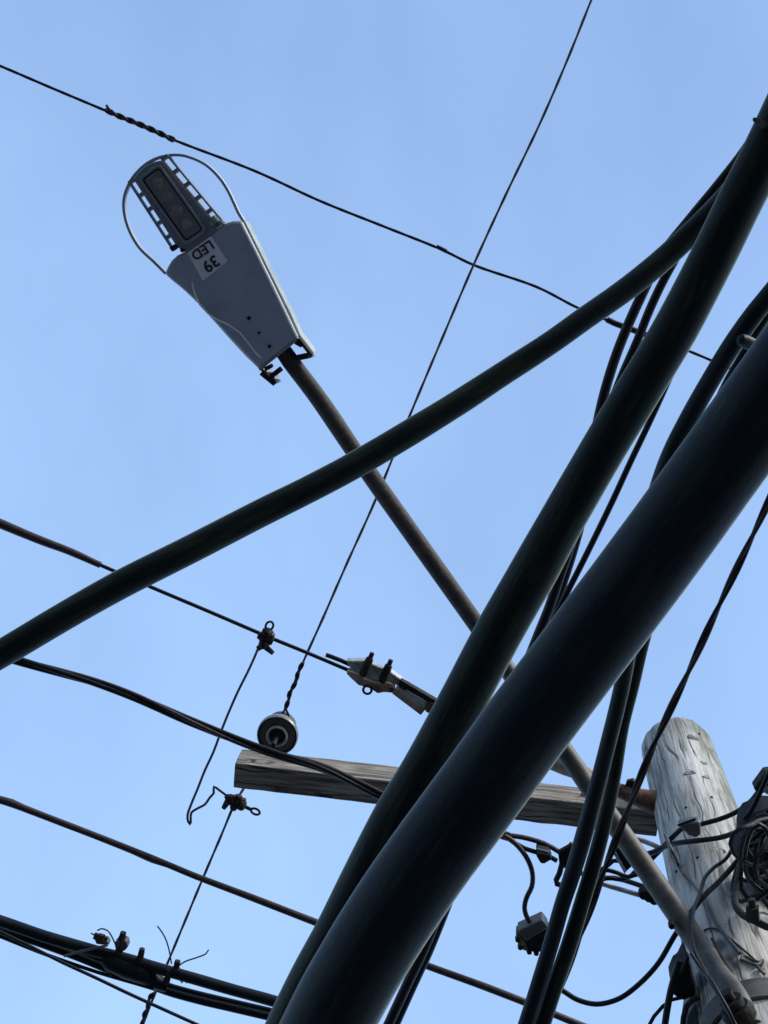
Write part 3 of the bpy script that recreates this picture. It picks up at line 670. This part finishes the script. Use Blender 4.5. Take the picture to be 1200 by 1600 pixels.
# pair of mid cables that split from one another below the thickest cable
ca = [(1300, 330, 2.75, 31), (1215, 446, 2.75, 31), (1181, 487, 2.75, 31), (1150, 530, 2.76, 31), (1120, 578, 2.77, 31), (1079, 650, 2.8, 31), (1048, 712, 2.82, 31), (1026, 775, 2.85, 30), (1004, 865, 2.9, 29), (990, 955, 2.95, 27), (976, 1050, 3.0, 25), (963, 1110, 3.02, 25), (948, 1170, 3.04, 25), (930, 1240, 3.06, 26), (911, 1310, 3.08, 27), (893, 1370, 3.1, 26), (878, 1415, 3.1, 25), (861, 1475, 3.1, 25), (841, 1540, 3.1, 25), (820, 1608, 3.1, 26), (780, 1730, 3.1, 26)]
cao = wire('service_cable', ca, M['cable'], 'black cable clamped at upper right, running down beside its twin', 'cable', n=24, step=.02, start=True, end=True, wob=.02)
cb = [(1260, 395, 3.05, 12), (1195, 500, 3.0, 12), (1172, 535, 3.0, 12), (1130, 610, 3.0, 14), (1080, 740, 3.0, 17), (1040, 880, 3.03, 18), (1005, 1005, 3.08, 19), (990, 1070, 3.09, 19), (974, 1130, 3.1, 20), (959, 1215, 3.11, 22), (942, 1295, 3.12, 24), (924, 1362, 3.12, 25), (908, 1415, 3.12, 25), (888, 1480, 3.12, 26), (867, 1540, 3.12, 26), (846, 1605, 3.12, 26), (804, 1730, 3.12, 26)]
wire('service_cable', cb, M['cable_algae'], 'grey edged cable, right hand twin of the pair crossing the crossarm', 'cable', n=24, step=.02, start=True, end=True, wob=.03)
a, b = at(1157, 530, 2.68), at(1188, 545, 2.72); d = (b-a)/2
u = px2m(1, a)
MB().tube([a-d*.1, a, a.lerp(b, .15), a.lerp(b, .85), b, b+d*.1], [u*2, u*8, u*10.5, u*10.5, u*8, u*2], 16, wob=.1).build('spacer', M['cable'], cao)

# three dark drop wires behind
G3 = 'dark drop wires behind the second cable'
wire('drop_wire', [(1260, 60, 3.5), (1215, 150, 3.5), (1166, 232, 3.5), (1122, 289, 3.5), (1076, 345, 3.5), (1036, 396, 3.5), (1002, 462, 3.5), (969, 538, 3.5), (950, 594, 3.5), (937, 645, 3.5), (915, 755, 3.5), (895, 840, 3.5), (877, 893, 3.5), (858, 950, 3.5), (838, 1000, 3.5), (790, 1125, 3.5), (735, 1290, 3.5), (668, 1470, 3.5), (640, 1530, 3.5), (605, 1605, 3.5), (560, 1700, 3.5)],
     M['wire_black'], 'dark drop wire nearest the sky side, forking off behind the second cable', 'wire', w=16, n=14, start=True, end=True, group=G3, wob=.03)
wire('drop_wire', [(1270, 65, 3.55), (1225, 150, 3.55), (1180, 232, 3.55), (1136, 290, 3.55), (1088, 352, 3.55), (1040, 432, 3.55), (1016, 482, 3.55), (996, 532, 3.55), (970, 592, 3.55), (945, 660, 3.55), (915, 790, 3.55), (893, 870, 3.55), (868, 945, 3.55), (850, 990, 3.55), (800, 1125, 3.55), (745, 1290, 3.55), (675, 1475, 3.55), (650, 1530, 3.55), (616, 1605, 3.55), (575, 1700, 3.55)],
     M['wire_black'], 'dark drop wire next to the second cable, inner one of the fork', 'wire', w=14, n=14, start=True, end=True, group=G3, wob=.03)
wire('drop_wire', [(1240, 180, 3.3), (1190, 290, 3.3), (1110, 450, 3.3), (1060, 560, 3.3), (1017, 655, 3.3), (986, 720, 3.3), (957, 783, 3.3), (917, 865, 3.3), (880, 938, 3.3), (830, 1040, 3.3), (760, 1180, 3.3), (680, 1340, 3.3), (600, 1500, 3.3), (540, 1610, 3.3), (490, 1700, 3.3)],
     M['wire_black'], 'dark drop wire seen in the gap between second and thickest cables', 'wire', w=10, n=12, start=True, end=True, group=G3, wob=.03)

# braided wire in front of the pole
P, Rr = path([(1262, 640), (1228, 722), (1200, 786), (1163, 864), (1124, 945), (1076, 1049), (1027, 1152), (1005, 1204), (985, 1256), (963, 1310), (946, 1355), (937, 1380), (915, 1440), (880, 1530), (850, 1610), (810, 1700)], .02, True, True, h=3.3, w=7.2)
tw_ = thing('service_cable', at(1027, 1152, 3.3), 'dark braided service cable passing in front of the pole top', 'cable')
for k in range(2):
    tp, tr = twist(P, Rr, k, 2, .34, .8, 1.0); MB().tube(tp, tr, 10).build('strand', M['wire_brown'] if k else M['wire_black'], tw_)

# triplex D
P, Rr = path([(-70, 1004), (25, 1031), (100, 1052), (160, 1070), (220, 1092), (300, 1128), (370, 1157), (430, 1178), (500, 1199), (560, 1226), (600, 1245), (690, 1277), (760, 1297), (795, 1307)], .02, True, False, h=4.0, w=8.6)
td = thing('service_cable', at(300, 1128, 4.0), 'black triple strand cable sagging across the crossarm end', 'cable')
for k in range(3):
    tp, tr = twist(P, Rr, k, 3, 1.15, .92, (1, .9, .75)[k]); MB().tube(tp, tr, 10).build('strand', (M['wire_black'], M['wire_black'], M['wire_brown'])[k], td)
wire('strand', [(790, 1305), (815, 1308), (850, 1318), (872, 1330), (886, 1341), (905, 1362), (925, 1372), (960, 1372), (990, 1380), (1012, 1388)], M['wire_brown'], h=4.0, w=8, parent=td)
wire('strand', [(790, 1307), (802, 1316), (820, 1326), (836, 1331), (856, 1337), (870, 1345)], M['wire_black'], h=3.99, w=7.5, parent=td)
tail = wire('strand', [(788, 1306), (797, 1311), (812, 1325), (825, 1344), (832, 1365), (831, 1385), (823, 1402), (819.5, 1417), (822, 1430), (832, 1447)], M['wire_brown'], h=3.97, w=8, step=.01, parent=td)
p = at(846, 1335, 3.99); u = px2m(1, p); d = (at(860, 1341, 3.99)-p).normalized(); s_ = UP.cross(d)
cn = thing('connector', p, 'small dark wedge connector on the strand beside the pair of cables', 'connector')
MB().prism([at(838, 1326, 3.96), at(858, 1331, 3.96), at(863, 1343, 3.96), at(851, 1350, 3.96), at(845, 1350, 3.96), at(838, 1338, 3.96)], UP*.04).build('body', M['iron'], cn, bevel=.004)
MB().prism([at(838, 1326, 3.952), at(858, 1331, 3.952), at(857, 1337, 3.952), at(841, 1334, 3.952)], UP*.008).build('cap', M['box'], cn, bevel=.002)

# box on the end of the tail
bx = thing('splice_box', at(832, 1465, 3.95), 'dark grey square connector box hanging on a curved brown tail wire', 'connector box')
def e_(x, y, dz=0): return at(x, y, 3.95)+UP*dz
MB().prism([e_(808, 1455), e_(847, 1437), e_(857, 1450), e_(822, 1472)], UP*.055).build('cover', M['box'], bx, bevel=.004)
MB().prism([e_(820, 1471, .004), e_(858, 1452, .004), e_(846, 1489, .004), e_(834, 1490, .004), e_(824, 1485, .004)], UP*.05).build('body', M['gasket'], bx, bevel=.004)
MB().prism([e_(807, 1458, .004), e_(820, 1473, .004), e_(826, 1486, .004), e_(832, 1494, .004), e_(822, 1488, .004), e_(815, 1485, .004), e_(809, 1476, .004), e_(806, 1468, .004)], UP*.05).build('gasket', M['olive'], bx, bevel=.005)
for (x, y) in ((809, 1470), (813, 1482), (827, 1489), (838, 1491)):
    p = e_(x, y, .002); MB().lathe(p, UP, [(px2m(4, p), 0), (px2m(4.4, p), .02), (px2m(2, p), .03)], 8).build('bolt', M['iron'], bx)

# hanging hook bracket left of the pair
hk = thing('hook_bracket', at(878, 1352, 3.85), 'black curved hook bracket half hidden behind the pair of cables', 'bracket')
wire('hook', [(894, 1318), (884, 1335), (878, 1350), (874, 1365), (869, 1375), (870, 1381), (880, 1384)], M['iron'], h=3.85, w=9, parent=hk)
MB().prism([at(872, 1332, 3.84), at(890, 1322, 3.84), at(900, 1330, 3.84), at(890, 1362, 3.84), at(874, 1352, 3.84)], UP*.02).build('plate', M['gasket'], hk, bevel=.003)

# rod, box and little wires between pair and pole
rk = thing('ground_rod', at(975, 1390, 3.85), 'grey steel rod ending in a black clamp left of the lamp arm', 'rod')
wire('rod', [(915, 1372), (938, 1380), (970, 1390), (1012, 1402), (1040, 1410)], M['galv'], h=3.85, w=8, parent=rk)
for x, y in ((1006, 1396), (1014, 1400), (1022, 1404)):
    p = at(x, y, 3.83); MB().lathe(p-UP*.012, UP, [(px2m(8, p), 0), (px2m(9, p), .01), (px2m(8, p), .03), (px2m(4, p), .034)], 9).build('clamp', M['iron'], rk)
jb = thing('junction_box', at(975, 1343, 3.8), 'small black box with grey edges tucked behind the lamp arm', 'connector box')
MB().prism([at(960, 1330, 3.8), at(975, 1318, 3.8), at(990, 1352, 3.8), at(978, 1363, 3.8)], UP*.05).build('body', M['gasket'], jb, bevel=.003)
MB().prism([at(957, 1332, 3.795), at(961, 1329, 3.795), at(979, 1362, 3.795), at(976, 1366, 3.795)], UP*.055).build('rim', M['galv'], jb, bevel=.002)
for i, pts in enumerate(([(935, 1362), (950, 1352), (958, 1345), (966, 1345)], [(930, 1372), (945, 1360), (965, 1364), (980, 1370), (1000, 1366), (1012, 1372)], [(936, 1376), (950, 1372), (970, 1374), (984, 1370), (992, 1362)])):
    wire('jumper_wire', pts, M['wire_black'], ('short black jumper reaching the top of the small black box', 'longest black jumper looping under the small black box', 'black jumper hugging the grey steel rod')[i], 'wire', h=3.83+.01*i, w=7, step=.01, group='jumpers between cables and pole')
wire('jumper_wire', [(975, 1300), (1000, 1312), (1020, 1320), (1036, 1328), (1050, 1334)], M['galv'], 'pale grey stay below the crossarm end, touching the pole', 'stay', h=4.1, w=8)

# ------------------------------------------------------------------ wires on the pole
GP = 'wires strung over the pole face'
def pole_wire(pix, w, mat, label, lift=.012, n=10, group=GP, hfree=None, name='pole_wire', parent=None):
    P, Rr = [], []
    for row in pix:
        x, y = row[0], row[1]
        if len(row) > 2: p = at(x, y, row[2])
        else:
            p = on_pole(x, y, lift)
        P.append(p); Rr.append(px2m(w/2, p))
    p2, r2 = catmull(P, Rr, .01)
    o = MB().tube(p2, r2, n).build(name, mat, parent)
    if label: tag(o, label, 'wire', group)
    return o
pole_wire([(1215, 1205, 3.75), (1186, 1236, 3.8), (1172, 1253, 3.83), (1152, 1268, 3.83), (1130, 1278, 3.83), (1110, 1284, 3.84), (1094, 1288, 3.85), (1070, 1292, 3.88), (1056, 1303, 3.9), (1043, 1316, 3.92), (1028, 1332, 3.95), (1010, 1350, 3.95)], 8, M['wire_black'], 'black wire with a wedge connector over the pole face')
pole_wire([(1215, 1262, 3.72), (1185, 1283, 3.72), (1158, 1297, 3.74), (1128, 1308, 3.77), (1095, 1313, 3.8), (1060, 1317, 3.85), (1038, 1323, 3.9), (1022, 1331, 3.92), (1012, 1334, 3.93)], 8.5, M['wire_black'], 'black wire sagging just beneath the wedge connector')
cn2 = thing('connector', at(1083, 1295, 3.8), 'grey black wedge connector in front of the pole face', 'connector')
MB().prism([at(1060, 1290, 3.8), at(1078, 1285, 3.8), at(1095, 1284, 3.8), at(1096, 1304, 3.8), at(1088, 1310, 3.8), at(1076, 1306, 3.8)], UP*.04).build('body', M['box'], cn2, bevel=.006)
wire('lever', [(1059, 1290), (1072, 1285), (1087, 1280)], M['iron'], h=3.78, w=4.5, parent=cn2)
pole_wire([(1160, 1306, 3.66), (1147, 1322, 3.62), (1134, 1342, 3.56), (1114, 1357, 3.5), (1101, 1372, 3.45), (1094, 1395, 3.38), (1083, 1425, 3.28), (1080, 1458, 3.18), (1086, 1488, 3.1), (1100, 1515, 3.05), (1120, 1550, 2.98), (1142, 1588, 2.9), (1155, 1612, 2.88)], 6, M['wire_black'], 'thin black wire bending down across pole and lamp arm')
pole_wire([(1220, 1262, 3.6), (1185, 1300, 3.6), (1150, 1348, 3.55), (1123, 1378, 3.5), (1100, 1400, 3.46), (1081, 1424, 3.43), (1056, 1459, 3.4), (1028, 1506, 3.4), (996, 1540, 3.4), (966, 1561, 3.4), (932, 1569, 3.4), (902, 1562, 3.4), (884, 1551, 3.4), (860, 1535, 3.4)], 8.5, M['wire_black'], 'black wire looping down from the pole in a wide curve')
pole_wire([(1040, 1305, 3.95), (1050, 1330, 3.72), (1060, 1352), (1070, 1368), (1088, 1387), (1099, 1402), (1110, 1425), (1124, 1450), (1140, 1470), (1156, 1490)], 6, M['arm'], 'thin grey wire running flat down the pole face', .006)
pole_wire([(1098, 1456), (1104, 1452), (1114, 1450.5), (1127, 1456), (1145, 1470), (1165, 1487), (1182, 1502)], 3.4, M['wire_black'], 'hair thin black wire ending in a curled scrap', .006)
pole_wire([(1186, 1504), (1172, 1498), (1160, 1493), (1158, 1500), (1166, 1503), (1182, 1508), (1192, 1500), (1190, 1515), (1184, 1511), (1194, 1522)], 5, M['arm'], 'curled scrap of grey wire stapled to the pole', .008, name='wire_scrap')
pole_wire([(1080, 1490, 3.05), (1098, 1517, 3.0), (1110, 1530, 2.95), (1125, 1555, 2.9), (1140, 1582, 2.87), (1150, 1605, 2.86)], 5.5, M['wire_black'], 'black wire tight along the lamp arm bracket')
pole_wire([(1073, 1492), (1080, 1520), (1088, 1550), (1094, 1580), (1100, 1610)], 6, M['arm'], 'grey wire stapled down the shaded pole edge', .006)

# insulated bracket (hook) with bolt, lower right of the pole
hb2 = thing('hook_bracket', on_pole(1150, 1410), 'dark J shaped steel bracket bolted on the pole below the cable coil', 'bracket')
wire('hook', [(1158, 1345, 3.42, 10), (1152, 1375, 3.32, 10), (1148, 1398, 3.24, 11), (1150, 1416, 3.18, 12), (1160, 1429, 3.14, 12), (1178, 1438, 3.1, 12), (1198, 1448, 3.06, 12), (1215, 1452, 3.04, 12)], M['iron'], n=12, parent=hb2)
p = at(1176, 1425, 3.08); MB().lathe(p, nrm_pole(p), [(px2m(11, p), -.02), (px2m(11, p), .012), (px2m(6, p), .012), (px2m(6, p), .03), (.001, .031)], 6).build('bolt', M['iron'], hb2)

# coil of cable at the right edge
coil = thing('cable_coil', at(1190, 1330, 3.5), 'bunched black cable coil hanging on the right side of the pole', 'cable coil')
rnd = random.Random(3)
for k in range(10):
    cx, cy = 1196+rnd.uniform(-16, 22), 1342+rnd.uniform(-26, 26); ra, rb = rnd.uniform(18, 38), rnd.uniform(30, 64); rot = rnd.uniform(-.7, .5); hh = 3.3+.03*k*.6
    pts = []
    for i in range(19):
        a = 2*math.pi*i/18
        x, y = ra*math.cos(a), rb*math.sin(a)
        wv = 1+.16*math.sin(2*a+k*1.7)+.09*math.sin(3*a+k*2.9); x *= wv; y *= wv
        pts.append((cx+x*math.cos(rot)-y*math.sin(rot), cy+x*math.sin(rot)+y*math.cos(rot), hh+.05*math.sin(a+k)))
    wire('loop', pts, M['wire_black'] if k % 3 else M['cable'], w=7.5, n=8, step=.015, parent=coil)
cl = [(1160, 1292), (1170, 1280), (1200, 1268), (1240, 1270), (1240, 1420), (1190, 1410), (1172, 1372), (1155, 1358), (1153, 1335), (1160, 1318)]
MB().prism([at(x, y, 3.52) for x, y in cl], UP*.12).build('wrap', M['gasket'], coil, bevel=.02)
GC = 'leads running up from the cable coil'
for i, pts in enumerate(([(1158, 1312), (1175, 1290), (1200, 1268), (1235, 1235)], [(1158, 1330), (1180, 1308), (1200, 1290), (1240, 1252)], [(1165, 1345), (1190, 1315), (1215, 1290), (1240, 1270)], [(1163, 1280), (1172, 1270), (1187, 1240), (1205, 1200)])):
    wire('lead_wire', pts, M['wire_black'], ('upper grey sheened lead crossing the cable coil', 'middle black lead crossing the cable coil', 'lowest black lead crossing the cable coil', 'short lead rising from the coil to the tilted connector')[i], 'wire', h=3.42+.03*i, w=8, group=GC)
c3 = thing('connector', at(1192, 1222, 3.75), 'dark tilted connector at the right edge above the coil', 'connector')
MB().prism([at(1178, 1233, 3.74), at(1196, 1208, 3.74), at(1222, 1205, 3.74), at(1205, 1235, 3.74), at(1186, 1243, 3.74)], UP*.045).build('body', M['iron'], c3, bevel=.004)
MB().prism([at(1192, 1236, 3.735), at(1206, 1225, 3.735), at(1212, 1240, 3.735), at(1198, 1242, 3.735)], UP*.03).build('insert', M['tan'], c3, bevel=.003)

# spool rack on the left of the pole at the bottom edge
sp = thing('spool_insulator', at(1066, 1535, 3.2), 'dark blue black spool insulator beside the pole foot of the lamp arm', 'insulator')
MB().prism([at(x, y, 3.2) for x, y in ((1074, 1496), (1083, 1530), (1087, 1556), (1068, 1565), (1052, 1556), (1050, 1540), (1057, 1522), (1064, 1518))], UP*.09).build('body', M['gasket'], sp, bevel=.006)
wire('strap', [(1066, 1612), (1068, 1590), (1073, 1572), (1082, 1562), (1092, 1558)], M['iron'], h=3.15, w=9, parent=sp)
MB().prism([at(x, y, 3.17) for x, y in ((1070, 1615), (1074, 1588), (1084, 1570), (1094, 1566), (1104, 1615))], UP*.08).build('bracket', M['box'], sp, bevel=.006)
wire('lead_wire', [(1062, 1500), (1054, 1525), (1048, 1548), (1042, 1580), (1036, 1625), (1030, 1680)], M['wire_black'], 'thick black lead hanging from the spool insulator', 'wire', h=3.17, w=11, end=True)
wire('lead_wire', [(1068, 1558), (1050, 1562), (1036, 1572), (1022, 1588), (1010, 1612), (1000, 1640)], M['wire_black'], 'thin lead curving away left of the spool insulator', 'wire', h=3.2, w=6, end=True)

# ------------------------------------------------------------------ lower left wires
wire('overhead_wire', [(-60, 1232, 4.3, 12), (-10, 1247, 4.3, 12), (18, 1255, 4.3, 13), (35, 1262, 4.3, 11), (100, 1287, 4.3, 10.5), (200, 1326, 4.3, 10.5), (240, 1343, 4.3, 12), (262, 1351, 4.3, 10), (300, 1367, 4.3, 10), (400, 1405, 4.3, 11), (490, 1440, 4.3, 11.5), (580, 1474, 4.3, 11.5), (665, 1508, 4.3, 11.5), (750, 1539, 4.3, 11.5), (830, 1570, 4.3, 11.5), (905, 1601, 4.3, 11), (960, 1622, 4.3, 11)],
     M['wire_brown'], 'long reddish brown covered wire crossing below the crossarm', 'wire', n=12, start=True, end=True, wob=.06)
fu = [(-60, 1420), (0, 1439), (70, 1463), (150, 1486), (200, 1499), (250, 1514), (300, 1528), (365, 1547), (430, 1565), (520, 1592), (620, 1620)]
fl = [(-60, 1432), (0, 1453), (60, 1472), (120, 1494), (180, 1518), (215, 1530), (260, 1548), (310, 1562), (365, 1575), (430, 1590), (520, 1611), (620, 1635)]
bf = thing('spliced_cable', at(200, 1505, 3.7), 'bundle of spliced black cables with stubby connectors, lowest at left', 'cable')
wire('strand', [(x, y, 3.7, 18) for x, y in fu], M['cable'], n=18, start=True, end=True, wob=.05, parent=bf)
wire('strand', [(x, y, 3.72, 14) for x, y in fl], M['cable'], n=18, start=True, end=True, wob=.05, parent=bf)
wire('strand', [(x-1, y-10, 3.71, 8) for x, y in fl], M['cable'], n=12, start=True, end=True, wob=.05, parent=bf)
wire('strand', [(-50, 1443), (0, 1463), (60, 1487), (110, 1505), (165, 1523), (210, 1536), (240, 1545)], M['cable_algae'], h=3.69, w=6, n=10, start=True, wob=.05, parent=bf)
wire('sheath', [(160, 1497, 3.7, 16), (172, 1501, 3.7, 33), (200, 1512, 3.7, 36), (225, 1522, 3.7, 32), (240, 1532, 3.71, 26), (262, 1542, 3.71, 18)], M['cable'], n=20, wob=.06, parent=bf)
wire('tie', [(100, 1494), (120, 1488), (145, 1482), (168, 1477)], M['arm'], h=3.66, w=4, n=6, parent=bf)
def stub(name, c, d, L, w1, w2, mat, h=3.69):
    a = at(c[0]-d[0]*9*(name == 'connector' and abs(d[1]) > .5), c[1]-d[1]*9*(abs(d[1]) > .5), h); b = at(c[0]+d[0]*L, c[1]+d[1]*L, h); u = px2m(.5, a)
    MB().tube([a, a.lerp(b, .3), a.lerp(b, .34), a.lerp(b, .75), a.lerp(b, .78), b], [u*w1, u*w1, u*w2, u*w2, u*w1*.8, u*w1*.75], 6, wob=.15).build(name, mat, bf, angle=30)
stub('connector', (147, 1462), (.96, .28), 22, 11, 13, M['iron'])
stub('connector', (188, 1478), (.22, -.97), 22, 13, 12, M['iron'])
stub('connector', (220, 1493), (.2, -.98), 11, 13, 11, M['iron'])
stub('connector', (276, 1508), (.2, -.98), 7, 13, 10, M['iron'])
stub('connector', (262, 1527), (.3, -.95), 12, 12, 11, M['iron'])
stub('connector', (174, 1512), (.05, 1), 14, 12, 11, M['cable_algae'])
MB().prism([at(x, y, 3.68) for x, y in ((178, 1474), (186, 1469), (197, 1470), (200, 1480), (194, 1487), (180, 1484))], UP*.03).build('saddle', M['arm'], bf, bevel=.004)
MB().prism([at(x, y, 3.68) for x, y in ((146, 1466), (167, 1471), (170, 1478), (150, 1476))], UP*.03).build('saddle', M['arm'], bf, bevel=.004)
for pts in ([(246, 1447), (254, 1458), (260, 1470), (265, 1488), (268, 1506)], [(326, 1484), (322, 1490), (308, 1496), (288, 1503), (276, 1512)], [(152, 1454), (158, 1451), (168, 1454), (174, 1462), (180, 1475)], [(280, 1522), (284, 1536), (288, 1530), (292, 1536), (298, 1528)], [(142, 1458), (150, 1462)]):
    wire('wire_tail', pts, M['arm'], h=3.69, w=2.4, n=6, step=.008, parent=bf)
wire('overhead_wire', [(-60, 1424), (0, 1456), (50, 1480), (100, 1505), (150, 1528), (200, 1552), (255, 1577), (310, 1602), (360, 1626)], M['wire_black'], 'thin straight black wire just below the spliced bundle', 'wire', h=3.6, w=5.5, start=True, end=True)
